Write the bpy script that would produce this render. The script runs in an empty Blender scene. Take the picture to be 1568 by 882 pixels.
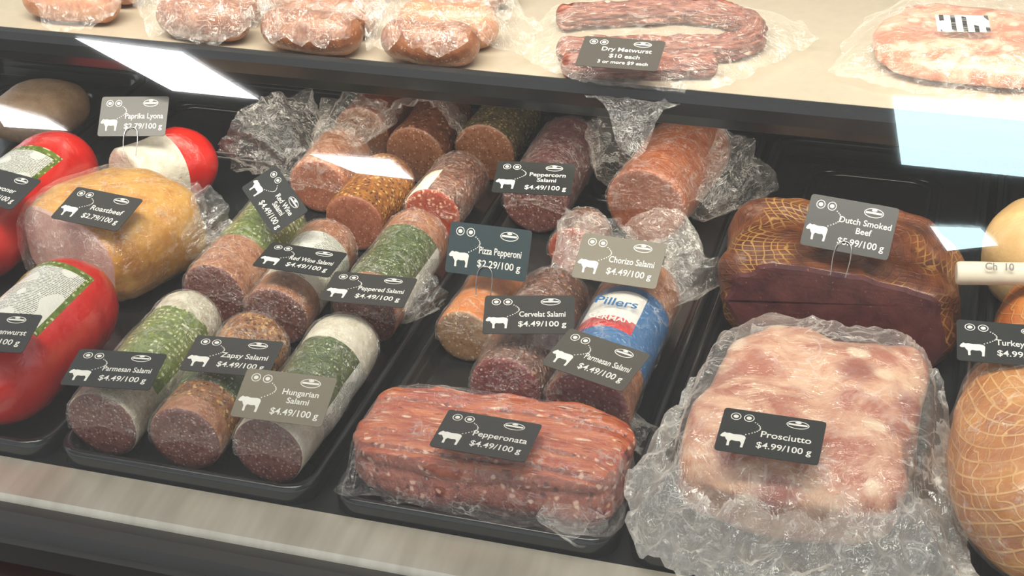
import bpy, bmesh, math, random
from mathutils import Vector, Matrix, noise
S=0.01
COL=bpy.context.collection
# ---------------------------------------------------------------- materials
def newmat(name):
    m=bpy.data.materials.new(name);m.use_nodes=True;nt=m.node_tree;nt.nodes.clear()
    o=nt.nodes.new('ShaderNodeOutputMaterial');return m,nt,o
def N(nt,t,**k):
    n=nt.nodes.new(t)
    for a,b in k.items(): setattr(n,a,b)
    return n
def ramp(nt,stops,inp,interp='LINEAR'):
    r=N(nt,'ShaderNodeValToRGB');r.color_ramp.interpolation=interp
    els=r.color_ramp.elements
    while len(els)<len(stops): els.new(.5)
    for e,(p,c) in zip(els,stops):
        e.position=p;e.color=(c[0],c[1],c[2],1) if hasattr(c,'__len__') else (c,c,c,1)
    nt.links.new(inp,r.inputs[0]);return r.outputs[0]
def coords(nt,kind='Object',sc=100):
    tc=N(nt,'ShaderNodeTexCoord');mp=N(nt,'ShaderNodeMapping')
    sc3=sc if hasattr(sc,'__len__') else (sc,)*3
    mp.inputs['Scale'].default_value=sc3
    nt.links.new(tc.outputs[kind],mp.inputs[0]);return mp.outputs[0]
def noi(nt,v,scale,detail=4,rough=.55,dist=0):
    n=N(nt,'ShaderNodeTexNoise');n.inputs['Scale'].default_value=scale;n.inputs['Detail'].default_value=detail
    n.inputs['Roughness'].default_value=rough;n.inputs['Distortion'].default_value=dist
    nt.links.new(v,n.inputs['Vector']);return n.outputs['Fac']
def mixc(nt,f,a,b):
    m=N(nt,'ShaderNodeMix',data_type='RGBA')
    for i,x in ((0,f),(6,a),(7,b)):
        if isinstance(x,bpy.types.NodeSocket): nt.links.new(x,m.inputs[i])
        elif i==0: m.inputs[0].default_value=x
        else: m.inputs[i].default_value=(*x,1)
    return m.outputs[2]
def mth(nt,op,a,b=None):
    m=N(nt,'ShaderNodeMath',operation=op)
    for i,x in ((0,a),(1,b)):
        if x is None: continue
        if isinstance(x,bpy.types.NodeSocket): nt.links.new(x,m.inputs[i])
        else: m.inputs[i].default_value=x
    return m.outputs[0]
def prin(nt,o,**k):
    p=N(nt,'ShaderNodeBsdfPrincipled')
    for a,b in k.items():
        a=a.replace('_',' ')
        if isinstance(b,bpy.types.NodeSocket): nt.links.new(b,p.inputs[a])
        else: p.inputs[a].default_value=b
    nt.links.new(p.outputs[0],o.inputs[0]);return p
def bump(nt,h,strength=.5,dist=.001):
    b=N(nt,'ShaderNodeBump');b.inputs['Strength'].default_value=strength;b.inputs['Distance'].default_value=dist
    nt.links.new(h,b.inputs['Height']);return b.outputs[0]
def plain(name,c,rough=.5,metal=0,coat=0,spec=.5):
    m,nt,o=newmat(name);v=coords(nt)
    col=mixc(nt,noi(nt,v,.8),tuple(x*.88 for x in c),tuple(min(1,x*1.08) for x in c))
    prin(nt,o,Base_Color=col,Roughness=rough,Metallic=metal,Coat_Weight=coat,Specular_IOR_Level=spec,Coat_Roughness=.1);return m
def mottle(name,c1,c2,scale=.6,specks=(),bmp=.4,bscale=3,rough=.5,coat=0.0,stretch=None,lo=.35,hi=.65,crink=0.5,dist=.3,ost=None):
    """two-tone noise + voronoi specks [(colour, scale, size, density)]"""
    m,nt,o=newmat(name);v=coords(nt,'UV' if stretch else 'Object',stretch or ost or 100)
    n=noi(nt,v,scale,6,.6,dist)
    col=ramp(nt,[(lo,c1),(hi,c2)],n)
    for (sc_c,sc,size,dens) in specks:
        w=N(nt,'ShaderNodeTexNoise');w.inputs['Scale'].default_value=sc*1.3
        nt.links.new(v,w.inputs['Vector'])
        vm=N(nt,'ShaderNodeMixRGB',blend_type='ADD');vm.inputs[0].default_value=min(1,.7/sc)
        nt.links.new(v,vm.inputs[1]);nt.links.new(w.outputs['Color'],vm.inputs[2])
        vo=N(nt,'ShaderNodeTexVoronoi');vo.inputs['Scale'].default_value=sc;nt.links.new(vm.outputs[0],vo.inputs['Vector'])
        f=ramp(nt,[(size*.7,1.0),(size*1.3,0.0)],vo.outputs['Distance'])
        sp=N(nt,'ShaderNodeSeparateColor');nt.links.new(vo.outputs['Color'],sp.inputs[0])
        g=mth(nt,'LESS_THAN',sp.outputs[0],dens)
        col=mixc(nt,mth(nt,'MULTIPLY',f,g),col,sc_c)
    b=noi(nt,v,bscale,5,.6)
    nrm=bump(nt,b,bmp,.003)
    k=dict(Base_Color=col,Roughness=rough,Normal=nrm)
    if coat>0:
        vc=coords(nt);cb=noi(nt,vc,.9,3,.5,1.5)
        k.update(Coat_Weight=coat,Coat_Roughness=.08,Coat_Normal=bump(nt,cb,crink,.006))
    prin(nt,o,**k);return m
def label(name,base,ink,rows=2.2,density=.5,word=1.6,fine=True,c2=None,coat=.5):
    m,nt,o=newmat(name);uv=coords(nt,'UV',1)
    sp=N(nt,'ShaderNodeSeparateXYZ');nt.links.new(uv,sp.inputs[0])
    row=mth(nt,'FRACT',mth(nt,'MULTIPLY',sp.outputs[1],rows))
    inrow=mth(nt,'MULTIPLY',mth(nt,'GREATER_THAN',row,.3),mth(nt,'LESS_THAN',row,.72))
    cm=N(nt,'ShaderNodeCombineXYZ')
    nt.links.new(mth(nt,'MULTIPLY',sp.outputs[0],word*3),cm.inputs[0])
    nt.links.new(mth(nt,'MULTIPLY',mth(nt,'FLOOR',mth(nt,'MULTIPLY',sp.outputs[1],rows)),7.3),cm.inputs[1])
    t=mth(nt,'GREATER_THAN',noi(nt,cm.outputs[0],1.0,3,.7),1-density)
    cm2=N(nt,'ShaderNodeCombineXYZ')
    nt.links.new(mth(nt,'MULTIPLY',sp.outputs[0],.5),cm2.inputs[0]);nt.links.new(mth(nt,'MULTIPLY',sp.outputs[1],.35),cm2.inputs[1])
    blk=mth(nt,'GREATER_THAN',noi(nt,cm2.outputs[0],1.0,0),.42)
    f=mth(nt,'MULTIPLY',mth(nt,'MULTIPLY',t,inrow),blk)
    bc=base
    if c2: bc=ramp(nt,[(.47,base),(.53,c2)],noi(nt,uv,1.1,3))
    col=mixc(nt,f,bc,ink)
    vc=coords(nt);cb=noi(nt,vc,.8,3,.5,1.2)
    prin(nt,o,Base_Color=col,Roughness=.45,Coat_Weight=coat,Coat_Roughness=.1,Coat_Normal=bump(nt,cb,.5,.005),Normal=bump(nt,cb,.3,.004));return m
def filmmat(name,base=.04,edge=.35,wr=.25,gl=.14,rough=.1,sc=.7,cr=.35):
    m,nt,o=newmat(name);v=coords(nt)
    lw=N(nt,'ShaderNodeLayerWeight');lw.inputs[0].default_value=.25
    w=ramp(nt,[(.55,0.0),(.8,1.0)],noi(nt,v,sc,5,.65,1.5))
    c1=ramp(nt,[(0,1.0),(.022,0.0)],mth(nt,'ABSOLUTE',mth(nt,'SUBTRACT',noi(nt,v,sc*.55,2,.5,.8),.5)))
    c2=ramp(nt,[(0,1.0),(.03,0.0)],mth(nt,'ABSOLUTE',mth(nt,'SUBTRACT',noi(nt,v,sc*1.4,2,.5,.5),.47)))
    cmask=ramp(nt,[(.42,0.0),(.62,1.0)],noi(nt,v,sc*.4,2))
    crease_glint=mth(nt,'MULTIPLY',mth(nt,'MULTIPLY',mth(nt,'MAXIMUM',c1,c2),cmask),cr)  # white lines painted into the film as highlights along its creases
    bp=bump(nt,noi(nt,v,sc*1.3,4,.6,2.0),.8,.008)
    f=mth(nt,'ADD',mth(nt,'ADD',mth(nt,'ADD',mth(nt,'MULTIPLY',lw.outputs['Facing'],edge),mth(nt,'MULTIPLY',w,wr)),base),crease_glint)
    tr=N(nt,'ShaderNodeBsdfTransparent');tr.inputs[0].default_value=(.98,.98,.97,1)
    df=N(nt,'ShaderNodeBsdfDiffuse');df.inputs[0].default_value=(.93,.91,.86,1)
    tl=N(nt,'ShaderNodeBsdfTranslucent');tl.inputs[0].default_value=(.93,.91,.86,1)
    md=N(nt,'ShaderNodeMixShader');md.inputs[0].default_value=.3;nt.links.new(df.outputs[0],md.inputs[1]);nt.links.new(tl.outputs[0],md.inputs[2])
    mx=N(nt,'ShaderNodeMixShader');nt.links.new(f,mx.inputs[0]);nt.links.new(tr.outputs[0],mx.inputs[1]);nt.links.new(md.outputs[0],mx.inputs[2])
    gs=N(nt,'ShaderNodeBsdfGlossy');gs.inputs[0].default_value=(gl,gl,gl,1);gs.inputs['Roughness'].default_value=rough;nt.links.new(bp,gs.inputs['Normal'])
    ad=N(nt,'ShaderNodeAddShader');nt.links.new(mx.outputs[0],ad.inputs[0]);nt.links.new(gs.outputs[0],ad.inputs[1])
    nt.links.new(ad.outputs[0],o.inputs[0]);return m
def emis(name,c,s):
    m,nt,o=newmat(name);e=N(nt,'ShaderNodeEmission');e.inputs[0].default_value=(*c,1);e.inputs[1].default_value=s
    nt.links.new(e.outputs[0],o.inputs[0]);return m
def netmat(name,c1,c2,net,su,sv,th=.1,scale=.5,coat=.3,mixf=.6,mlo=.4,mhi=.6):
    m,nt,o=newmat(name);v=coords(nt);uv=coords(nt,'UV',1)
    col=ramp(nt,[(.35,c1),(.65,c2)],noi(nt,v,scale,6,.6,.5))
    sp=N(nt,'ShaderNodeSeparateXYZ');nt.links.new(uv,sp.inputs[0])
    wob=mth(nt,'MULTIPLY',noi(nt,v,.35,2),1.6)
    a=mth(nt,'ADD',mth(nt,'MULTIPLY',sp.outputs[0],su),wob);b=mth(nt,'ADD',mth(nt,'MULTIPLY',sp.outputs[1],sv),wob)
    def line(x):
        fr=mth(nt,'ABSOLUTE',mth(nt,'SUBTRACT',mth(nt,'FRACT',x),.5));return ramp(nt,[(th*.6,1.0),(th*1.5,0.0)],fr)
    L=mth(nt,'MAXIMUM',line(mth(nt,'ADD',a,b)),line(mth(nt,'SUBTRACT',a,b)))
    pt=ramp(nt,[(mlo,.0),(mhi,1.0)],noi(nt,v,.16,2))
    col=mixc(nt,mth(nt,'MULTIPLY',mth(nt,'MULTIPLY',L,mixf),pt),col,net)
    h=mth(nt,'ADD',mth(nt,'MULTIPLY',noi(nt,v,2,4),.4),mth(nt,'MULTIPLY',L,.4))
    prin(nt,o,Base_Color=col,Roughness=.42,Normal=bump(nt,h,.6,.003),Coat_Weight=coat,Coat_Roughness=.15);return m
# ---------------------------------------------------------------- mesh helpers (cm in, m out)
def mk(name,verts,faces,mats,idx=None,uvs=None,smooth=True,parent=None):
    me=bpy.data.meshes.new(name);me.from_pydata([tuple(Vector(v)*S) for v in verts],[],faces)
    for m in mats: me.materials.append(m)
    if idx: me.polygons.foreach_set('material_index',idx)
    me.polygons.foreach_set('use_smooth',[smooth]*len(faces))
    if uvs:
        ul=me.uv_layers.new(name='UVMap')
        for p in me.polygons:
            for li,vi in zip(p.loop_indices,p.vertices): ul.data[li].uv=uvs[vi]
    me.update();o=bpy.data.objects.new(name,me);COL.objects.link(o)
    if parent: o.parent=parent
    return o
def box(name,x0,x1,y0,y1,z0,z1,mat,bev=0,parent=None):
    v=[(x,y,z) for x in (x0,x1) for y in (y0,y1) for z in (z0,z1)]
    f=[(0,1,3,2),(4,6,7,5),(0,4,5,1),(2,3,7,6),(0,2,6,4),(1,5,7,3)]
    o=mk(name,v,f,[mat],smooth=False,parent=parent)
    if bev:
        b=o.modifiers.new('b','BEVEL');b.width=bev*S;b.segments=3
    return o
def frame(a):
    a=a.normalized();s=a.cross(Vector((0,0,1)))
    if s.length<.01: s=Vector((1,0,0))
    s.normalize();return s,s.cross(a).normalized()
def pathpts(pts,n):
    P=[Vector(p) for p in pts]
    if len(P)==2: return [P[0].lerp(P[1],i/(n-1)) for i in range(n)]
    out=[];k=len(P)-1
    for i in range(n):
        t=i/(n-1)*k;j=min(int(t),k-1);f=t-j
        p0=P[max(j-1,0)];p1=P[j];p2=P[j+1];p3=P[min(j+2,k)]
        out.append(.5*((2*p1)+(-p0+p2)*f+(2*p0-5*p1+4*p2-p3)*f*f+(-p0+3*p1-3*p2+p3)*f**3))
    return out
def loft(name,pts,r,mats,matfn=None,front='cut',back='round',seg=56,wob=.03,seed=0,wrink=0,a0=0,a1=360,parent=None,smooth=True,jit=0,grow=0,step=.5,squash=1,endr=.8):
    pth=pathpts(pts,200);L=sum((pth[i+1]-pth[i]).length for i in range(199))
    cum=[0]
    for i in range(199): cum.append(cum[-1]+(pth[i+1]-pth[i]).length)
    def at(d):
        if d<=0: a=(pth[1]-pth[0]).normalized();return pth[0]+a*d,a
        if d>=L: a=(pth[-1]-pth[-2]).normalized();return pth[-1]+a*(d-L),a
        for i in range(199):
            if cum[i+1]>=d: break
        a=(pth[i+1]-pth[i]).normalized();return pth[i]+a*(d-cum[i]),a
    R=r+grow;rings=[]
    e=endr*r
    if front=='cut': rings+=[(-grow,.001),(-grow,.3),(-grow,.6),(-grow,.82),(.04-grow,.91),(.16-grow,.97),(.38,1)];d0=.38
    elif front=='round':
        for i in range(9):
            q=i/9*math.pi/2;rings.append((e-e*math.cos(q)-grow*math.cos(q),max(.001,math.sin(q))))
        d0=e;rings.append((e,1))
    else: rings.append((0,1));d0=0
    d1=L-e if back=='round' else L
    n=max(2,int((d1-d0)/step))
    for i in range(1,n+1): rings.append((d0+(d1-d0)*i/n,1))
    if back=='round':
        for i in range(1,10):
            q=i/9*math.pi/2;rings.append((d1+e*math.sin(q)+grow*math.sin(q),max(.001,math.cos(q))))
    elif back=='cut': rings+=[(L,.95),(L,.5),(L,.001)]
    rnd=random.Random(seed*7+3);full=(a1-a0>=360);ns=seg if full else seg+1
    V=[];UV=[]
    for (d,k) in rings:
        p,a=at(d);s,w=frame(a)
        for j in range(ns):
            t=math.radians(a0+(a1-a0)*j/seg)
            cv=s*math.cos(t)+w*math.sin(t)*squash
            q=p+cv*R
            nz=noise.noise((q+Vector((seed*13,0,0)))*.22)*wob*2+noise.noise((q+Vector((0,seed*9,0)))*.8)*wob*.5
            if wrink:
                nz+=wrink*(abs(noise.noise(Vector((math.cos(t)*4+seed,math.sin(t)*4,d*.35))))-.25)
            rr=R*k*(1+nz)+ (rnd.uniform(0,jit)*min(1,k*1.2))
            x=p+cv*rr
            if jit: x=x-a*rnd.uniform(0,jit)*.5*(1-k*.5)
            V.append(x);UV.append((t*r,d))
    F=[];I=[]
    for i in range(len(rings)-1):
        for j in range(seg):
            b=(j+1)%ns
            F.append((i*ns+j,i*ns+b,(i+1)*ns+b,(i+1)*ns+j))
            dm=(rings[i][0]+rings[i+1][0])/2;an=math.degrees(math.radians(a0+(a1-a0)*(j+.5)/seg))%360
            if matfn is None: I.append(0)
            elif front=='cut' and i<5: I.append(0)
            else: I.append(matfn(dm,an))
    return mk(name,V,F,mats,I,UV,smooth,parent)
def bands(*bs):
    def f(d,a):
        for e,m in bs:
            if d<e: return m
        return bs[-1][1]
    return f
def blob(name,c,h,e=.7,rot=0,mats=(),noi_a=.3,noi_s=.2,cut=None,seed=0,nu=72,nv=44,parent=None,smooth=True,jit=0,zmin=None,tiltx=0,shape=None):
    def sp(x,p): return math.copysign(abs(x)**p,x)
    rnd=random.Random(seed);V=[];UV=[];c=Vector(c)
    M=Matrix.Rotation(math.radians(rot),3,'Z')@Matrix.Rotation(math.radians(tiltx),3,'X')
    for i in range(nv+1):
        ph=-math.pi/2+math.pi*i/nv
        for j in range(nu):
            th=2*math.pi*j/nu
            l=Vector((h[0]*sp(math.cos(ph),e)*sp(math.cos(th),e),h[1]*sp(math.cos(ph),e)*sp(math.sin(th),e),h[2]*sp(math.sin(ph),e)))
            nn=l.normalized() if l.length>0 else Vector((0,0,1))
            pos=l+nn*(noise.noise((l+Vector((seed*11,3,5)))*noi_s)*noi_a*2+noise.noise((l+Vector((seed*11,3,5)))*noi_s*3.5)*noi_a*.5+rnd.uniform(0,jit))
            if shape: pos=shape(pos)
            pos=M@pos+c
            if zmin is not None and pos.z<zmin: pos.z=zmin+.02*(pos.z-zmin)
            V.append(pos);UV.append((j/nu,i/nv))
    F=[(i*nu+j,i*nu+(j+1)%nu,(i+1)*nu+(j+1)%nu,(i+1)*nu+j) for i in range(nv) for j in range(nu)]
    o=mk(name,V,F,mats,None,UV,smooth,parent)
    ul=o.data.uv_layers[0].data
    for p in o.data.polygons:
        us=[ul[l].uv[0] for l in p.loop_indices]
        if max(us)-min(us)>.5:
            for l in p.loop_indices:
                if ul[l].uv[0]<.5: ul[l].uv[0]+=1
    if cut:
        bm=bmesh.new();bm.from_mesh(o.data);bmesh.ops.remove_doubles(bm,verts=bm.verts,dist=1e-6)
        for (pt,nr,mi) in cut:
            g=bm.verts[:]+bm.edges[:]+bm.faces[:]
            r=bmesh.ops.bisect_plane(bm,geom=g,plane_co=Vector(pt)*S,plane_no=Vector(nr),clear_outer=(mi is not None))
            ed=[x for x in r['geom_cut'] if isinstance(x,bmesh.types.BMEdge)]
            fr=bmesh.ops.edgeloop_fill(bm,edges=ed)
            for f in fr['faces']: f.material_index=mi;f.smooth=False
            if fr['faces']:
                rr=bmesh.ops.inset_region(bm,faces=fr['faces'],thickness=.004,depth=.0015)
        bm.to_mesh(o.data);bm.free()
    return o
def drape(name,poly,center,zf,mat,rings=26,n=110,seed=0,parent=None,smooth=True,jit=.0):
    P=[Vector((p[0],p[1])) for p in poly];L=[(P[(i+1)%len(P)]-P[i]).length for i in range(len(P))];T=sum(L);B=[]
    for k in range(n):
        d=T*k/n;i=0
        while d>L[i]: d-=L[i];i+=1
        B.append(P[i].lerp(P[(i+1)%len(P)],d/L[i]))
    c=Vector(center);V=[(c.x,c.y,zf(c.x,c.y,0))];rnd=random.Random(seed)
    for r in range(1,rings+1):
        s=r/rings
        for k in range(n):
            b=c.lerp(B[k],s)
            b=b+Vector((noise.noise(Vector((b.x*.4,b.y*.4,seed))),noise.noise(Vector((b.x*.4,b.y*.4,seed+5)))))*.8*s
            V.append((b.x,b.y,zf(b.x,b.y,s)+rnd.uniform(-jit,jit)))
    F=[(0,1+k,1+(k+1)%n) for k in range(n)]
    for r in range(rings-1):
        for k in range(n):
            a=1+r*n+k;b=1+r*n+(k+1)%n;F.append((a,b,b+n)) ;F.append((a,b+n,a+n))
    return mk(name,V,F,mat if isinstance(mat,list) else [mat],smooth=smooth,parent=parent)
def ridge(x,y,sd,f=.35):
    a=noise.noise(Vector((x*f,y*f*.6,sd)));b=noise.noise(Vector((x*f*2.1+4,y*f*2.4,sd+3)));return (1-abs(a)*2.4)*.65+(1-abs(b)*2.4)*.35
# ---------------------------------------------------------------- material library
FILM=filmmat('cling_film',.0,.08,.07,.11,.06,.7,.38);BAG=filmmat('bag_film',.02,.20,.16,.14,.09,.45,.32);BAGT=filmmat('bag_film_thick',.04,.22,.22,.13,.10,.33,.36);BAGS=filmmat('bag_film_folded',.20,.55,.45,.17,.13,.4,.5)
BLK=plain('black_tray_plastic',(.014,.016,.017),.2,0,.3)
BLKM=plain('black_case_metal',(.012,.013,.014),.38)
BLKE=plain('shelf_rail_black',(.012,.014,.016),.3,0,.3)
WHT=plain('card_print_white',(.85,.85,.8),.6)
CUT_DK=mottle('cut_salami_dark',(.13,.040,.033),(.24,.095,.075),1.6,[((.44,.28,.23),3.4,.31,.55),((.07,.025,.025),2.2,.25,.4)],.25,6,.35,.7)
CUT_PK=mottle('cut_salami_pink',(.30,.09,.045),(.44,.17,.10),1.5,[((.60,.36,.26),3.5,.27,.4),((.25,.07,.04),3,.24,.4)],.2,6,.4,.4)
CUT_BR=mottle('cut_salami_brown',(.22,.08,.035),(.34,.15,.075),1.6,[((.52,.33,.21),3,.28,.5),((.12,.04,.02),2.4,.27,.35)],.2,6,.4,.4)
CUT_LV=mottle('cut_liver_sausage',(.28,.14,.065),(.42,.24,.12),1.5,[((.65,.45,.3),2.6,.28,.4),((.2,.09,.05),4,.28,.4)],.2,6,.4,.5)
CUT_RW=mottle('cut_red_wine_salami',(.18,.030,.035),(.32,.08,.07),2,[((.62,.36,.29),3,.29,.5)],.2,6,.35,.7)
CUT_CH=mottle('cut_chorizo',(.36,.045,.018),(.48,.10,.04),2,[((.80,.52,.36),2,.32,.5)],.2,6,.35,.5)
C_WHITE=mottle('casing_white_mould',(.50,.44,.33),(.80,.75,.62),1.2,[((.38,.28,.18),3,.2,.4)],.8,2.2,.6,.3)
C_CREAM=mottle('casing_cream',(.70,.64,.50),(.88,.83,.70),.8,[],.5,1.6,.5,.4)
C_PINKB=mottle('casing_pink_brown',(.30,.09,.03),(.52,.23,.11),1.3,[((.72,.50,.34),3,.2,.4)],.6,3,.45,.5)
C_RUST=mottle('casing_spice_rust',(.20,.055,.008),(.46,.18,.028),1.1,[((.74,.44,.13),2.0,.33,.6),((.06,.02,.008),2.3,.32,.6)],1,3,.6,.1)
C_HERB=mottle('casing_herb_crust',(.05,.035,.012),(.17,.12,.045),1.0,[((.42,.33,.16),2.1,.31,.6),((.018,.014,.007),2.5,.33,.6)],1,4,.7,.1)
C_BROWN=mottle('casing_brown_red',(.15,.032,.010),(.26,.070,.026),.8,[((.36,.13,.05),3,.2,.4)],.3,4,.4,.5)
C_DKRED=mottle('casing_dark_red',(.075,.014,.018),(.15,.035,.033),1.2,[((.35,.18,.16),2.2,.25,.45)],.3,4,.35,.7)
C_BOLO=mottle('casing_smoked_orange',(.33,.072,.017),(.45,.125,.032),.5,[((.52,.19,.06),5,.2,.3)],.15,4,.35,.5)
C_ORNG=mottle('casing_orange',(.60,.17,.025),(.72,.25,.05),.5,[],.15,3,.35,.5)
C_PEPR=mottle('casing_pepper_salami',(.095,.026,.012),(.21,.07,.032),1.3,[((.48,.27,.15),1.9,.29,.5),((.03,.010,.007),2.2,.3,.5)],.5,3,.4,.4)
C_RED=mottle('casing_red_plastic',(.68,.012,.008),(.80,.025,.014),.3,[],.12,.5,.28,.9,crink=.25)
L_GREEN=label('label_green_print',(.11,.165,.018),(.62,.64,.38),1.5,.48,1.0,c2=(.17,.235,.03))
L_GREEN2=label('label_dark_green',(.05,.085,.015),(.6,.6,.42),1.9,.42,1.1,c2=(.09,.13,.025))
L_TEXT=label('label_white_text',(.84,.84,.77),(.15,.16,.12),4.5,.56,2.2)
L_CREAM=label('label_cream_text',(.84,.80,.68),(.25,.2,.1),2.6,.45,1.6)
L_BLUE=plain('label_blue',(.03,.16,.38),.4,0,.4);L_REDP=plain('label_red',(.65,.02,.02),.4,0,.4);L_WHT=plain('label_white',(.82,.8,.75),.45,0,.4)
BAR=label('barcode_print',(.85,.85,.8),(.05,.05,.05),.9,.6,7)
# ---------------------------------------------------------------- case
deck=box('display_case_deck',-90,90,-1.8,84,-1.2,0,BLKM)
wall=box('wall_back_of_case',-90,90,84,86,-1.2,60,BLKM)
m,nt,o=newmat('brushed_champagne_metal');v=coords(nt,'Object',(3,300,300))
nn=noi(nt,v,1,4)
vb=coords(nt,'Object',(60,8,8))
prin(nt,o,Base_Color=mixc(nt,noi(nt,vb,1.0,2),(.48,.44,.36),(.82,.77,.66)),Metallic=.5,Roughness=.33,Normal=bump(nt,nn,.15,.0005));METAL=m
rail=mk('front_metal_sill',[(-90,-1.8,.3),(90,-1.8,.3),(90,-6.0,-.1),(-90,-6.0,-.1),(90,-6.3,-.8),(-90,-6.3,-.8)],[(0,3,2,1),(3,5,4,2)],[METAL],smooth=False)
prof=[(-6.3,-.8),(-7.6,-.6),(-8.6,-1.0),(-9.0,-2.2),(-11.5,-2.6),(-13.6,-2.2),(-14.6,-2.6),(-15,-4),(-15,-12),(-13,-13),(-13,-92)]
V=[];F=[]
for (y,z) in prof: V+=[(-90,y,z),(90,y,z)]
for i in range(len(prof)-1): F.append((2*i,2*i+1,2*i+3,2*i+2))
mk('cabinet_front',V,F,[plain('cabinet_black',(.016,.015,.014),.4)],smooth=False)
SHW=plain('shelf_surface_cream',(.56,.49,.38),.35,0,.2)
shelf=box('upper_shelf',-90,90,46,84,18.9,19.5,SHW)
box('shelf_under',-90,90,47,84,17.6,18.88,BLKM,parent=shelf)
prof=[(46.2,20.3),(45.4,20.6),(44.7,20.4),(44.4,19.6),(44.5,18.2),(45.0,17.0),(45.8,16.6),(47.2,16.6),(47.2,17.6),(46.2,18.9)]
V=[];F=[];k=len(prof)
for (y,z) in prof: V+=[(-90,y,z),(90,y,z)]
for i in range(k): j=(i+1)%k;F.append((2*i,2*i+1,2*j+1,2*j))
mk('shelf_rail',V,F,[BLKE],smooth=False,parent=shelf)
# ---------------------------------------------------------------- trays
def tray(x0,x1,y0=-1.6,y1=77):
    def rr(ins,z,rad):
        pts=[];xa,xb,ya,yb=x0+ins,x1-ins,y0+ins,y1-ins;rad=max(rad,.3)
        for cx,cy,s in ((xb-rad,yb-rad,0),(xa+rad,yb-rad,90),(xa+rad,ya+rad,180),(xb-rad,ya+rad,270)):
            for q in range(9):
                a=math.radians(s+q*90/8);pts.append((cx+rad*math.cos(a),cy+rad*math.sin(a),z))
        return pts
    rs=[(0,1.2,2.6),(.05,1.75,2.6),(.25,1.95,2.5),(.55,1.95,2.4),(.75,1.75,2.3),(.85,1.35,2.2),(1.05,1.3,2.1),(1.2,1.15,2.0),(1.5,.45,1.8),(1.9,.3,1.6),(3.2,.3,1.4)]
    V=[];F=[]
    for r in rs: V+=rr(*r)
    n=36
    for i in range(len(rs)-1):
        for j in range(n): F.append((i*n+j,i*n+(j+1)%n,(i+1)*n+(j+1)%n,(i+1)*n+j))
    F.append(tuple(range((len(rs)-1)*n,len(rs)*n)))
    V+=rr(.15,.02,2.4);b=len(rs)*n
    for j in range(n): F.append((b+j,b+(j+1)%n,(j+1)%n,j))
    o=mk('deli_tray',V,F,[BLK])
    for ins in (5.2,6.4):
        P=[];xa,xb,ya,yb=x0+ins,x1-ins,y1-24+ins,y1-2-ins*.6;rad=2.2
        for cx,cy,s in ((xb-rad,yb-rad,0),(xa+rad,yb-rad,90),(xa+rad,ya+rad,180),(xb-rad,ya+rad,270)):
            for q in range(7): a=math.radians(s+q*90/6);P.append((cx+rad*math.cos(a),cy+rad*math.sin(a)))
        V=[];F=[];k=len(P)
        for i,(px,py) in enumerate(P):
            cx=(xa+xb)/2;cy=(ya+yb)/2;d=Vector((px-cx,py-cy)).normalized()
            for t,z in ((-.35,.3),(-.15,.62),(.15,.62),(.35,.3)): V.append((px+d.x*t,py+d.y*t,z))
        for i in range(k):
            j=(i+1)%k
            for q in range(3): F.append((i*4+q,j*4+q,j*4+q+1,i*4+q+1))
        mk('moulded_rib',V,F,[BLK],parent=o)
    return o
for x0,x1 in ((-26.6,-2.0),(-.4,24.3),(25,50.2),(50.9,76),(-58,-27.3),(-84,-58.7)): tray(x0,x1)
# ---------------------------------------------------------------- chubs
def flare(name,p0,p1,r0,r1,seed,squash=.5,folds=9,mat=None,a0=0,a1=360,parent=None):
    p0=Vector(p0);p1=Vector(p1);a=p1-p0;L=a.length;s,w=frame(a);V=[];F=[];ns=96;nr=22
    for i in range(nr+1):
        t=i/nr;R=r0+(r1-r0)*t**.8
        for j in range(ns):
            th=math.radians(a0)+math.radians(a1-a0)*j/ns
            rg=1-2.2*abs(noise.noise(Vector((math.cos(th)*2.2,math.sin(th)*2.2,t*1.3+seed*3))))
            rg2=1-2.2*abs(noise.noise(Vector((math.cos(th)*5,math.sin(th)*5,t*4+seed*5))))
            f=1+.10*math.sin(th*folds+seed)*(.4+.6*t)+.22*rg*(.3+t)+.09*rg2
            q=p0+a*t*(1+.15*noise.noise(Vector((math.cos(th)*1.5,math.sin(th)*1.5,seed))))+(s*math.cos(th)+w*math.sin(th)*squash)*R*f
            q.z=max(q.z,.6);V.append(q)
    for i in range(nr):
        for j in range(ns):
            b=(j+1)%ns
            if a1-a0<360 and b==0: continue
            F.append((i*ns+j,i*ns+b,(i+1)*ns+b));F.append((i*ns+j,(i+1)*ns+b,(i+1)*ns+j))
    return mk(name,V,F,[mat or BAG],smooth=True,parent=parent)
def wrap(parent,p0,p1,r,seed,a0=-15,a1=195,jit=.22,front='cut',mat=None,grow=.08):
    return loft('wrap',[p0,p1],r,[mat or FILM],None,front=front,back='round',seg=24,a0=a0,a1=a1,parent=parent,smooth=False,jit=jit,grow=grow,step=1.2,seed=seed,wob=.03)
def chub(name,x0,y0,x1,y1,r,mats,mf,seed,z=None,z1=None,film=True,front='cut',bags=(),**k):
    z=r+.4 if z is None else z;z1=z if z1 is None else z1
    o=loft(name,[(x0,y0,z),(x1,y1,z1)],r,mats,mf,front=front,seed=seed,**k)
    if film: wrap(o,(x0,y0,z),(x1,y1,z1),r,seed,front=front)
    for b in bags: flare('bag_end',*b[:5],**(b[5] if len(b)>5 else {}),parent=o)
    return o
chub('salami_chub',-22.4,.5,-22.7,20.3,3.35,[CUT_DK,C_WHITE,L_GREEN],lambda d,a: 2 if 4.5<d<15 and 10<a<200 else 1,1)
chub('salami_chub',-14.3,.4,-14.8,18.2,3.35,[CUT_DK,C_RUST,L_GREEN2,C_PINKB],lambda d,a:(3 if d<2 else 1 if d<4.5 else 2 if d<9.5 else 1),2)
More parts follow.
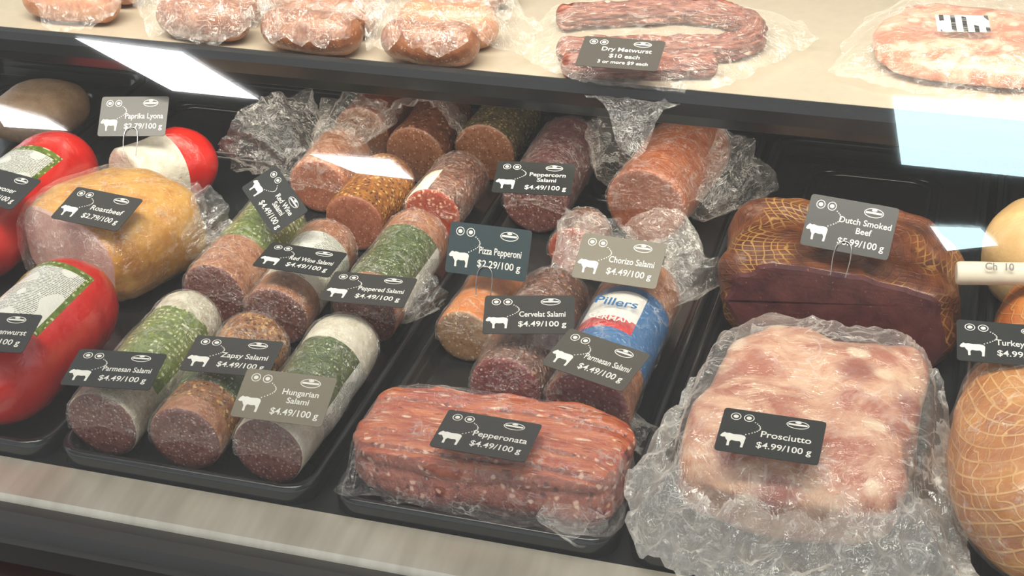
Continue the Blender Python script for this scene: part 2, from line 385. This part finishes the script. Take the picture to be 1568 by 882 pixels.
chub('salami_chub',-6.5,.5,-6.4,20.2,3.35,[CUT_DK,C_CREAM,L_GREEN2,L_TEXT],lambda d,a:(1 if d<4.2 or d>13.6 else (3 if a<22 or a>300 else 2)),3)
chub('salami_chub',-22.7,23,-23,41,3.4,[CUT_DK,C_PINKB,L_GREEN],lambda d,a:(1 if d<6.5 else 2),4)
chub('salami_chub',-14.9,20.8,-15.6,37.3,3.3,[CUT_DK,C_PINKB,L_CREAM,L_TEXT],lambda d,a:(1 if d<3.5 else 2 if d<8 else 3 if d<12 else 1),5)
chub('salami_chub',-6.7,23.3,-6.7,41,3.4,[CUT_DK,C_PINKB,L_GREEN2,L_TEXT],lambda d,a:(1 if d<2.6 else (3 if a<18 or a>300 else 2) if d<12.5 else 1),6,bags=[((-3.6,25,3),(-2.6,30,3.2),.8,1.8,19,dict(squash=.9,folds=6))])
chub('salami_chub',-21.8,47.5,-22.2,58,3.4,[CUT_PK,C_PINKB],bands((99,1)),7,bags=[((-24.2,50,5),(-30.5,55,6.5),2.4,5.4,1,dict(squash=.75,folds=8)),((-22.2,53,6.5),(-21.5,60,7.5),2.4,3.6,2,dict(squash=.6,folds=7))])
chub('salami_chub',-14.6,40.3,-14.8,53,3.4,[CUT_PK,C_RUST],bands((99,1)),8,film=False)
chub('salami_chub',-7.2,44.5,-7,56,3.2,[CUT_CH,C_PEPR,C_CREAM],lambda d,a: 2 if 95<a<200 and d<5 else 1,9)
chub('salami_chub',-22.0,61,-21.5,74,3.6,[CUT_BR,C_BROWN],bands((99,1)),10,film=False)
chub('salami_chub',-13.8,57,-13.8,71,3.6,[CUT_BR,C_PEPR],bands((99,1)),11,film=False,bags=[((-14,64,5),(-13.5,56.5,6.0),3.8,4.2,3,dict(squash=.9,folds=6,a0=0,a1=180))])
chub('salami_chub',-6.1,59.5,-6.0,73,3.7,[CUT_BR,C_HERB],bands((99,1)),12,film=False)
chub('red_wine_salami',3.1,48.7,3.2,66,3.7,[CUT_DK,C_DKRED],bands((99,1)),13)
chub('bologna_chub',15.2,49.2,17.6,68,4.5,[CUT_PK,C_BOLO],bands((99,1)),14,bags=[((10.4,54,6),(9.5,62,7),1.6,3.2,4,dict(squash=.9,folds=8)),((20.3,52,3.8),(23.3,60,5.5),1.4,3.8,5,dict(squash=.9,folds=8)),((17,46.5,4.6),(20.5,41,3.4),3.2,2.4,6,dict(squash=.6))])
chub('chorizo_chub',9.6,41.0,9.6,47.6,2.8,[CUT_CH,C_PEPR],bands((99,1)),15,bags=[((11,31,6.5),(12.5,39,7.5),1.0,3.2,7,dict(squash=.6,folds=8))])
chub('liver_sausage_chub',3.7,22.6,4.2,35,2.85,[CUT_LV,C_ORNG],bands((99,1)),16)
chub('salami_chub',10.4,14.3,10.4,33,3.45,[CUT_RW,C_PEPR],bands((99,1)),17,bags=[((11.2,25,7.2),(13.6,17.5,5.4),.6,2.2,8,dict(squash=.7,folds=7))])
q=chub('german_salami_chub',18.3,13,18.7,35.5,3.85,[CUT_RW,C_PINKB,L_BLUE,L_WHT,L_REDP],lambda d,a:(1 if d<5 or d>15 else (2 if d<7.5 or a<55 or a>150 else 4 if d<9.6 else 3 if d<14 else 2)),18,bags=[((21.5,30,6),(23.3,37,5.5),1.4,2.5,9,dict(squash=.7,folds=7)),((21.6,15,2.6),(23.2,12.6,2.2),.6,1.4,12,dict(squash=.7,folds=6))])
def redchub(x0,y0,x1,y1,r,seed,lab=True,z=None,name='red_casing_sausage'):
    z=z or r+.4
    mf=lambda d,a:(0 if not lab else (2 if (7<d<16 and 50<a<120) else 1 if (6<d<17 and 42<a<150) else 0))
    return loft(name,[(x0,y0,z),(x1,y1,z)],r,[C_RED,L_GREEN,L_TEXT],mf,front='round',seed=seed,wob=.03,endr=1.1)
redchub(-33.9,-1.2,-34.2,20,5.0,21)
redchub(-51.5,21,-51,46,4.9,22)
redchub(-48.5,2,-48.5,18,4.7,25)
loft('lyoner_sausage',[(-42.0,41.2,4.8),(-36.6,51,4.8)],4.2,[C_CREAM,C_CREAM,C_RED],bands((5.5,1),(99,2)),seed=23,endr=1.0)
HAMO=mottle('ham_skin_orange',(.58,.24,.025),(.78,.42,.07),.5,[],.5,1.4,.4,.5)
HAMP=mottle('ham_cut_pink',(.60,.33,.27),(.78,.54,.45),.25,[],.1,2,.4,.4)
o=blob('roast_ham',(-37.4,29.8,5.4),(8.2,8.0,5.2),.62,-14,[HAMO,HAMP],.3,.2,cut=[((-39,24.2,5),(-.35,-.93,-.0),1)],seed=3,zmin=.4)
blob('wrap',(-37.4,29.8,5.6),(8.5,8.3,5.3),.62,-14,[FILM],.3,.2,seed=3,nu=30,nv=18,parent=o,smooth=False,jit=.22,zmin=1.2)
flare('wrap_end',(-31,30,5),(-28.6,35.5,6),2.4,3.2,10,.9,8,parent=o)
LOAF=mottle('loaf_beige',(.22,.14,.08),(.32,.22,.14),.6,[],.3,3,.5,.2)
blob('meat_loaf',(-64.5,59,3.6),(5.6,6,3.2),.8,0,[LOAF],.1,.2,zmin=.4)
# ---------------------------------------------------------------- pepperoni pack (one wrapped slab of fused sausages)
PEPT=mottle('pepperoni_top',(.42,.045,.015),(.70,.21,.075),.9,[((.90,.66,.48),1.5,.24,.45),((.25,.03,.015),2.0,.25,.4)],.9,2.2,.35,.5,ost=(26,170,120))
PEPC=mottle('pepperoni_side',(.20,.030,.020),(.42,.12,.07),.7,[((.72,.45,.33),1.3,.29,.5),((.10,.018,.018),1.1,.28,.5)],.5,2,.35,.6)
def pps(p):
    up=max(0,p.z)/3.2
    z=p.z-.36*(1-abs(math.cos(math.pi*(p.y+1)/2.05)))**2*up*1.4
    y=p.y
    if p.y<-3: y=p.y+.30*(1-abs(math.cos(math.pi*(p.z+.6)/3.1)))**2
    z+=.35*(p.y/5)*up
    return Vector((p.x,y+.2*math.sin(p.x*.3),z))
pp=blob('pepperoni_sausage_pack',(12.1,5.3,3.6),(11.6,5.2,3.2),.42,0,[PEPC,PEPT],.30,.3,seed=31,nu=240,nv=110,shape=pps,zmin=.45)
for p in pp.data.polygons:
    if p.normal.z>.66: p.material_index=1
def pz(x,y,s):
    dx=abs(x-12.1)/11.9;dy=abs(y-5.3)/5.6;f=dx**5+dy**5
    z=(3+4.1*(1-f)**.3) if f<1 else max(2.05,3-(f**.2-1)*14)
    return z+.18*ridge(x,y,5,.5)
drape('wrap',[(.2,-1.0),(8,-1.2),(16,-1.4),(22,-1.6),(24,-.8),(24.2,5),(24.0,11),(12,11.6),(.2,11),(.2,5)],(12,5),pz,FILM,rings=30,n=100,seed=4,parent=pp,jit=.08,smooth=False)
flare('wrap_end',(18.5,1.0,2.6),(22.3,-1.0,2.3),1.7,1.5,13,.6,6,parent=pp)
# ---------------------------------------------------------------- beef
BEEFO=netmat('smoked_beef_net',(.075,.018,.007),(.20,.058,.018),(.50,.27,.075),34,26,.10,.5,.3,.8,.46,.6)
BEEFC=mottle('beef_cut_face',(.055,.013,.017),(.13,.035,.032),.5,[((.3,.12,.09),2,.12,.4)],.2,3,.35,.5)
o=blob('smoked_beef_roast',(36.9,38.2,5.5),(11.6,8.7,5.2),.58,-4,[BEEFO,BEEFC],.9,.15,cut=[((37,31.4,5.0),(-.03,-.985,.05),1)],seed=5,zmin=.5)
# prosciutto
PROS=mottle('prosciutto_surface',(.44,.12,.06),(.76,.47,.31),.20,[((.33,.075,.04),.22,.36,.4),((.84,.64,.46),.3,.28,.35)],.6,.8,.4,.4,lo=.40,hi=.60,dist=1.0)
def prs(p):
    k=1+.10*(-p.y/11)
    return Vector((p.x*k,p.y,p.z-(.05*max(0,-p.y-5))*3))
o=blob('prosciutto_slab',(37.2,15.0,4.1),(9.3,11.6,3.9),.45,-5,[PROS],.8,.14,seed=8,zmin=.45,shape=prs)
def prz(x,y,s):
    f=(abs(x-37.3)/(10.1+.05*(15-y)))**4+(abs(y-15)/12)**4
    z=4.6+3.8*(1-f)**.28 if f<1 else max(1.9,4.6-(f**.25-1)*9)
    if y<5: z-=.12*(5-y)
    if y<-1.5: z=min(z,1.2)
    a=min(1,max(0,(f**.25-.8)*2.6))
    return z+.3+(.2+1.9*a)*max(-.35,ridge(x,y,2,.24))+(.06+.5*a)*max(-.5,ridge(x,y,8,.7))
pl=[(24.0,5),(25.0,-1),(30,-4.8),(35,-5.6),(41,-7),(47,-7),(53.5,-4.5),(52,1),(50.2,8),(49.0,16),(47.6,23),(45.0,27.2),(38,28.0),(30.5,28),(28.4,24),(26.2,16),(25,10)]
bg=drape('bag',pl,(37.6,14),prz,[BAGT,BAGS],rings=60,n=220,seed=6,parent=o)
for p in bg.data.polygons:
    x,y=p.center.x*100,p.center.y*100;f=((abs(x-37.3)/(10.1+.05*(15-y)))**4+(abs(y-15)/12)**4)**.25
    if f+.12*noise.noise(Vector((x*.3,y*.3,1)))>(1.02 if y<12 else 1.05): p.material_index=1
# right tray
HAMT=netmat('smoked_turkey_net',(.40,.11,.015),(.66,.29,.065),(.88,.56,.22),26,16,.07,.25,.6,.6,.3,.5)
HAMT2=netmat('smoked_ham_net',(.46,.12,.025),(.66,.24,.06),(.8,.5,.2),22,14,.06,.25,.6,.5,.3,.5)
o=blob('smoked_turkey_breast',(57.0,11.8,6.9),(8.6,11.8,6.1),.88,-4,[HAMT],.5,.15,seed=9,tiltx=6)
blob('wrap',(57.0,11.8,7.0),(8.8,12.1,6.3),.88,-4,[FILM],.5,.15,seed=9,nu=34,nv=20,parent=o,smooth=False,jit=.25,tiltx=6)
blob('smoked_ham',(58.3,31.6,5.9),(6.8,6.4,5.2),.85,0,[HAMT2],.3,.2,seed=10)
CHS=mottle('cheese_tan',(.62,.39,.16),(.72,.50,.25),.3,[],.2,2,.45,.3)
blob('cheese_wheel',(58.4,46.5,6),(8.4,7.2,5.4),.8,0,[CHS],.2,.2,seed=11)
PAP=plain('deli_paper',(.82,.75,.6),.6)
pr_=loft('paper_roll',[(47.6,30.6,12.0),(58.5,32.4,12.4)],1.05,[PAP],None,front='cut',back='cut',seg=24,wob=.05)
# ---------------------------------------------------------------- upper shelf goods
SAUS=mottle('bratwurst_casing',(.20,.060,.022),(.38,.145,.062),.8,[((.6,.36,.22),2.5,.22,.4)],.3,3,.35,.6)
SAUS2=mottle('smokie_casing',(.42,.14,.05),(.60,.27,.12),.8,[],.3,3,.35,.6)
zb=19.5
def bagof(name,items,c,hx,hy,seed,rot=0):
    e=bpy.data.objects.new(name,None);COL.objects.link(e)
    for i,(p,r,mt) in enumerate(items): loft('sausage_%d'%i,p,r,[mt],None,front='round',seed=seed+i,parent=e,wob=.05,endr=1.0)
    samples=[(qq,r) for (p,r,mt) in items for qq in pathpts(p,9)]
    def zf(x,y,s):
        h=.2
        for qq,r in samples:
            d=math.hypot(x-qq.x,y-qq.y)/(r*1.2)
            if d<1: h=max(h,(qq.z-zb)+r*math.sqrt(1-d*d)+.25)
            elif d<1.9: h=max(h,(qq.z-zb)*(1-(d-1)/.9))
        return zb+.3+h+(.2+1.1*s)*max(-.1,ridge(x,y,seed,.4))
    rnd=random.Random(seed);pl=[]
    for k in range(14):
        a=k/14*2*math.pi;qq=rnd.uniform(.85,1.15);x=hx*qq*math.cos(a);y=hy*qq*math.sin(a);cr=math.cos(math.radians(rot));sr=math.sin(math.radians(rot))
        pl.append((c[0]+x*cr-y*sr,max(44.9,c[1]+x*sr+y*cr)))
    drape('bag',pl,c,zf,BAG,rings=26,n=90,seed=seed,parent=e)
    return e
Z=21.9
bagof('bagged_sausages',[([(-40,50.5,Z),(-34,49.2,Z),(-29,50,Z)],2.3,SAUS),([(-40,55.5,Z),(-35,54.4,Z),(-30,55,Z)],2.3,SAUS),([(-38,60.5,Z),(-29,60,Z)],2.3,SAUS2)],(-34,53.5),9,9,41)
bagof('bagged_sausages',[([(-27,49.6,Z),(-21,48.3,Z),(-15.5,49.2,Z)],2.3,SAUS),([(-27,54.5,Z),(-21,53.2,Z),(-16,54.2,Z)],2.3,SAUS),([(-26,59.5,Z),(-17,59,Z)],2.3,SAUS)],(-21,53),8.6,8.8,43)
bagof('bagged_sausages',[([(-13,49.6,Z),(-8,48.2,Z),(-2.5,49.4,Z)],2.3,SAUS),([(-13,54.8,Z),(-8,53.2,Z),(-2,54.4,Z)],2.4,SAUS2),([(-13,60,Z),(-4,59.8,Z)],2.4,SAUS)],(-7.0,53),10,8.8,45)
bagof('bagged_sausages',[([(-58,52,Z),(-52,51,Z),(-46,52,Z)],2.2,SAUS2),([(-57,57,Z),(-46,57,Z)],2.2,SAUS2),([(-55,62,Z),(-46,62,Z)],2.2,SAUS)],(-51,55),9,9,47)
bagof('bagged_sausages',[([(-26,66,Z),(-17,65,Z)],2.2,SAUS2),([(-13,66,Z),(-4,65,Z)],2.2,SAUS)],(-15,67),14,5,49)
METW=mottle('dry_metwurst_skin',(.18,.030,.018),(.44,.155,.095),1.1,[((.8,.58,.46),1.6,.25,.4)],.9,2,.4,.4,stretch=(2.6,.45,1),lo=.4,hi=.62)
e=bpy.data.objects.new('dry_metwurst_pack',None);COL.objects.link(e)
loft('sausage_loop',[(2.5,60.5,20.9),(9,63.4,20.9),(16,65.6,20.9),(21.5,64.8,20.9),(24.2,61.0,20.9),(22.6,56.8,20.9),(17,54.6,20.9),(11,53.0,20.9),(5,51.6,20.9)],1.35,[METW],None,front='round',parent=e,wrink=.6,seg=64,seed=51)
loft('sausage_straight',[(6.5,48.0,20.8),(14,49.6,20.8),(22.0,51.9,20.8)],1.25,[METW],None,front='round',parent=e,wrink=.6,seg=64,seed=52)
def mz(x,y,s):
    z=22.5 if s<.7 else 22.5-(s-.7)*7
    z=max(z,20.1)
    if y<45.6: z=min(z,21.2-(45.6-y)*1.6)
    return z+(.08+.6*s*s)*max(-.2,ridge(x,y,12,.35))
drape('bag',[(2.5,49),(7,45.8),(11,44.0),(13.5,42.6),(16,41.2),(18.5,43.8),(24,47.4),(27,54),(31,61),(28,66),(20,69),(8,67.5),(1.5,64),(1,56)],(14,56),mz,BAG,rings=26,n=110,seed=12,parent=e)
BACN=mottle('back_bacon_meat',(.60,.20,.12),(.76,.47,.34),.22,[((.80,.62,.48),.5,.3,.4)],.4,1.2,.4,.5,lo=.42,hi=.58,dist=1.2)
e=blob('bacon_pack',(46.3,62,21.2),(9.3,8.6,1.6),.6,-8,[BACN],.5,.3,seed=14,zmin=19.55)
def bz(x,y,s): return 23.6-(max(0,s-.6)*8)+(.1+.4*s)*ridge(x,y,14,.4)
drape('bag',[(33,53),(42,49.5),(50,48.5),(58,50),(59,66),(56,74),(38,74),(34,66)],(46.5,62),bz,BAG,rings=20,n=90,seed=15,parent=e)
la=mk('pack_label',[(-2.6,-1.5,0),(2.6,-1.5,0),(2.6,1.5,0),(-2.6,1.5,0)],[(0,1,2,3)],[BAR],uvs=[(0,0),(0,5.2),(3,5.2),(3,0)],smooth=False,parent=e)
la.matrix_world=Matrix.Translation(Vector((45.2,60.2,24.0))*S)@Matrix.Rotation(math.radians(10),4,'Z')@Matrix.Rotation(math.radians(12),4,'X')
blob('bacon_pack',(59.5,51.5,21.3),(3.6,3.6,1.6),.6,20,[BACN],.4,.3,seed=16,zmin=19.55)
# ---------------------------------------------------------------- price cards
def cardmat(n,c):
    m,nt,o=newmat(n);v=coords(nt)
    prin(nt,o,Base_Color=mixc(nt,noi(nt,v,1.2),tuple(x*.85 for x in c),c),Roughness=.4,Coat_Weight=.25,Coat_Roughness=.25);return m
CD=cardmat('card_black',(.026,.028,.027));CG=cardmat('card_glare_grey',(.10,.09,.075));CT=cardmat('card_glare_teal',(.03,.055,.065));CL=cardmat('card_glare_light',(.23,.205,.155));CM=cardmat('card_glare_faint',(.05,.048,.044))  # greys paler than the black card carry glare in their base colour
WIRE=plain('pin_wire',(.6,.6,.58),.25,1)
cow=[(0,.9),(.25,1.15),(.5,1.05),(.75,1.12),(1.2,1.02),(1.9,1.08),(2.3,1.0),(2.45,.8),(2.4,.2),(2.35,-.5),(2.1,-.5),(2.12,.0),(1.95,.25),(1.5,.2),(1.1,.25),(.95,.05),(.98,-.5),(.72,-.5),(.7,.1),(.5,.35),(.38,.55),(.1,.5),(-.12,.62)]
def ring(cx,cy,rx,ry,w,n=20):
    V=[];F=[]
    for i in range(n):
        a=2*math.pi*i/n
        V+=[(cx+rx*math.cos(a),cy+ry*math.sin(a),.04),(cx+(rx-w)*math.cos(a),cy+(ry-w)*math.sin(a),.04)]
    for i in range(n):
        j=(i+1)%n;F.append((2*i,2*j,2*j+1,2*i+1))
    return V,F
def card(x,y,z,l1,l2,tilt=5,yaw=0,roll=0,mat=None,l3=None,w=8.1,h=4.9,pin=False):
    hw,hh=w/2,h/2;t=.03
    V=[];n=5
    for cx,cy,s in ((hw-.3,hh-.3,0),(-hw+.3,hh-.3,90),(-hw+.3,-hh+.3,180),(hw-.3,-hh+.3,270)):
        for q in range(n): a=math.radians(s+q*90/(n-1));V.append((cx+.3*math.cos(a),cy+.3*math.sin(a),t))
    N_=len(V);V+= [(a,b,-t) for a,b,_ in V];F=[tuple(range(N_)),tuple(reversed(range(N_,2*N_)))]+[(i,N_+i,N_+(i+1)%N_,(i+1)%N_) for i in range(N_)]
    o=mk('price_card',V,F,[mat or CD],smooth=False)
    V=[];F=[]
    def add(v,f):
        b=len(V);V.extend(v);F.extend([tuple(b+i for i in q) for q in f])
    sc=h/4.9
    for cx in (-3.0,-1.95): 
        add(*ring(cx,1.6,.42,.42,.07));add(*ring(cx,1.6,.22,.2,.2,8))
    add(*ring(1.9,1.62,.9,.45,.07,28));add([(1.15,1.53,.04),(2.65,1.53,.04),(2.65,1.72,.04),(1.15,1.72,.04)],[(0,1,2,3)]);add(*ring(1.9,1.88,.26,.12,.12,10))
    if not l3:
        add([(-3.75+a*.78,-1.35+b*.88,.04) for a,b in cow],[tuple(reversed(range(len(cow))))])
        for i in range(12):
            u=i/11;px=-1.9+1.0*math.sin(u*2.6);py=-.3+1.5*u;add([(px-.05,py-.05,.04),(px+.05,py-.05,.04),(px+.05,py+.05,.04),(px-.05,py+.05,.04)],[(0,1,2,3)])
    V=[(a*(w/8.1),b*sc,c) for a,b,c in V]
    mk('card_print',V,F,[WHT],smooth=False,parent=o)
    def txt(s,x,y,size,al='CENTER',mw=5.0):
        cu=bpy.data.curves.new('card_text','FONT');cu.body=s;cu.size=size*S;cu.align_x=al;cu.offset=.00012;cu.resolution_u=3
        cu.materials.append(WHT);to=bpy.data.objects.new('card_text',cu);COL.objects.link(to);to.parent=o
        est=len(s)*size*.5
        if est>mw: to.scale=(mw/est,1,1)
        to.location=(x*S,y*S,.05*S)
    if l3: txt(l1,.5,.25,.9,mw=5.2);txt(l2,.5,-.8,.85);txt(l3,.5,-1.75,.7,mw=5.6)
    elif '|' in l1:
        a,b=l1.split('|');txt(a,1.35,.28*sc,.8);txt(b,1.35,-.55*sc,.8);txt(l2,1.35,-1.75*sc,.9)
    else: txt(l1,1.2,-.3*sc,.95);txt(l2,1.2,-1.55*sc,.95)
    M=Matrix.Translation(Vector((x,y,z))*S)@Matrix.Rotation(math.radians(yaw),4,'Z')@Matrix.Rotation(math.radians(tilt),4,'X')@Matrix.Rotation(math.radians(roll),4,'Z')
    o.matrix_world=M
    if pin:
        cu=bpy.data.curves.new('pin','CURVE');cu.dimensions='3D';cu.bevel_depth=.05*S
        pts=[(-.7,-hh-2.2,-.3),(-.75,-hh,.15),(-.55,-hh+.7,.2),(0,-hh+1.0,.2),(.55,-hh+.7,.2),(.75,-hh,.15),(.7,-hh-2.2,-.3)]
        sp=cu.splines.new('BEZIER');sp.bezier_points.add(len(pts)-1)
        for b,p in zip(sp.bezier_points,pts): b.co=Vector(p)*S;b.handle_left_type=b.handle_right_type='AUTO'
        cu.materials.append(WIRE);po=bpy.data.objects.new('pin_wire',cu);COL.objects.link(po);po.parent=o
    return o
P='$4.49/100 g'
card(-41.6,43.9,12,'Paprika Lyona','$2.79/100 g',38,14,pin=True,w=7.6,mat=CM)
card(-35,24.2,11.4,'Roastbeef','$2.79/100 g',14,-7,mat=CM)
card(-32.4,1.2,11.5,'Schinkenwurst','$2.79/100 g',10,8)
card(-47.8,26.3,11.2,'Lyoner','$2.79/100 g',14,-12)
card(-18.8,31,11,'Red Wine|Salami',P,30,-10,-35,w=7.6,h=4.2)
card(-12.7,23,9.3,'Red Wine Salami',P,3,-2,h=4.4)
card(-4.2,19.4,9.3,'Peppered Salami',P,3,4,mat=CM)
card(4.8,27.7,10,'Pizza Pepperoni','$2.29/100 g',58,0,mat=CT,pin=True)
card(17.5,28.1,10.5,'Chorizo Salami',P,30,-2,mat=CL)
card(5.3,41.6,11,'Peppercorn|Salami',P,14,8)
card(11.6,18.3,9.6,'Cervelat Salami',P,12,14,mat=CM)
card(19.1,12.9,9.5,'Parmesan Salami',P,12,-17,mat=CG)
card(-21.4,2.5,8.5,'Parmesan Salami',P,6,8)
card(-12.3,7,8.5,'Zapsy Salami',P,6,6,mat=CM)
card(-5,1.9,8.8,'Hungarian|Salami',P,22,3,mat=CL)
card(12.8,1.8,8.2,'Pepperonata',P,3,-1,mat=CM)
card(35.2,5.3,9.8,'Prosciutto','$4.99/100 g',8,0)
card(37.8,32.9,14.2,'Dutch Smoked|Beef','$5.99/100 g',48,-8,pin=True)
card(52.3,17.3,13.6,'Turkey Breast','$4.99/100 g',10,5)
card(13.6,44.5,24.2,'Dry Metwurst','$10 each',14,2,mat=CG,l3='3 or more $9 each')
def lab(parent,s,x,y,z,size,mat,tilt,yaw=0):
    cu=bpy.data.curves.new('label_text','FONT');cu.body=s;cu.size=size*S;cu.align_x='CENTER';cu.offset=.0002;cu.materials.append(mat)
    t=bpy.data.objects.new('label_text',cu);COL.objects.link(t);t.parent=parent
    t.matrix_world=Matrix.Translation(Vector((x,y,z))*S)@Matrix.Rotation(math.radians(yaw),4,'Z')@Matrix.Rotation(math.radians(tilt),4,'X')
lab(q,'Pillers',18.2,23.6,8.4,1.7,L_BLUE,3,-3);lab(q,'GERMAN',18.3,21.0,8.45,1.0,L_WHT,3,-3)
INK=plain('pen_ink',(.25,.23,.22),.6)
lab(pr_,'Ch  10',51.2,30.1,13.1,.9,INK,45,9)
# ---------------------------------------------------------------- front glass + store
m,nt,o=newmat('case_glass');tr=N(nt,'ShaderNodeBsdfTransparent');tr.inputs[0].default_value=(.97,.98,.97,1);gl=N(nt,'ShaderNodeBsdfGlossy');gl.inputs['Roughness'].default_value=0;gl.inputs[0].default_value=(1,1,1,1)
fr=N(nt,'ShaderNodeFresnel');fr.inputs[0].default_value=1.5;mx=N(nt,'ShaderNodeMixShader')
nt.links.new(mth(nt,'ADD',fr.outputs[0],.03),mx.inputs[0]);nt.links.new(tr.outputs[0],mx.inputs[1]);nt.links.new(gl.outputs[0],mx.inputs[2]);nt.links.new(mx.outputs[0],o.inputs[0])
mk('front_glass_pane',[(-90,-14,2),(90,-14,2),(90,36,61.6),(-90,36,61.6)],[(0,1,2,3)],[m],smooth=False)
CE=plain('ceiling_paint',(.72,.72,.7),.8)
box('ceiling',-400,400,-420,250,203,206,CE)
box('floor',-400,400,-420,250,-95,-92,plain('floor_tile',(.35,.32,.28),.5))
PAN=emis('ceiling_light_diffuser',(.97,.98,1),28);SKY=emis('skylight_diffuser',(.68,.90,.96),16)
def panel(pts,mat,name='ceiling_light_panel'): mk(name,[(x,y,202.5) for x,y in pts],[(0,1,2,3)],[mat],smooth=False)
panel([(-152,-101),(-125,-102),(-108,-113),(-130,-113)],PAN)
panel([(-182,-122),(-167,-125),(-162,-128),(-180,-129)],PAN)
panel([(-98,-127),(-78,-126),(-73,-131),(-87,-131)],PAN)
panel([(32,-97),(76,-95),(78,-113),(35,-113)],SKY)
panel([(42,-128),(52,-127),(56,-131),(46,-134)],SKY)
def area(name,loc,rot,sx,sy,e,c):
    l=bpy.data.lights.new(name,'AREA');l.shape='RECTANGLE';l.size=sx;l.size_y=sy;l.energy=e;l.color=c
    o=bpy.data.objects.new(name,l);COL.objects.link(o);o.location=loc;o.rotation_euler=rot;return o
area('front_fill_light',(0.1,-.33,1.98),(math.radians(14),0,0),2.6,.6,100,(1,.93,.82))  # added fill, brightens front faces, kept out of the glass reflection
area('added_sparkle_strip',(0,.28,.72),(math.radians(-25),0,0),1.7,.05,9,(1,.90,.75))  # unseen strip added for sparkle on the plastic film
area('added_rear_fill_strip',(0,.50,.163),(math.radians(25),0,0),1.7,.03,1.3,(1,.90,.75))  # unseen strip added to brighten the rear rows below the shelf
w=bpy.data.worlds.new('store');bpy.context.scene.world=w;w.use_nodes=True
w.node_tree.nodes['Background'].inputs[0].default_value=(.92,.95,1,1);w.node_tree.nodes['Background'].inputs[1].default_value=1.0
bpy.context.scene.view_settings.view_transform='Standard'
# ---------------------------------------------------------------- camera
R=Vector((.956,.2915,-.0304)).normalized();Uv=Vector((-.1243,.4974,.8586));Uv=(Uv-R*Uv.dot(R)).normalized();B=R.cross(Uv)
cam=bpy.data.cameras.new('camera');co=bpy.data.objects.new('camera',cam);COL.objects.link(co)
M=Matrix((R,Uv,B)).transposed().to_4x4();M.translation=Vector((.47,-.953,.833));co.matrix_world=M
cam.sensor_width=36;cam.lens=36*2400/1568;cam.clip_start=.05
bpy.context.scene.camera=co
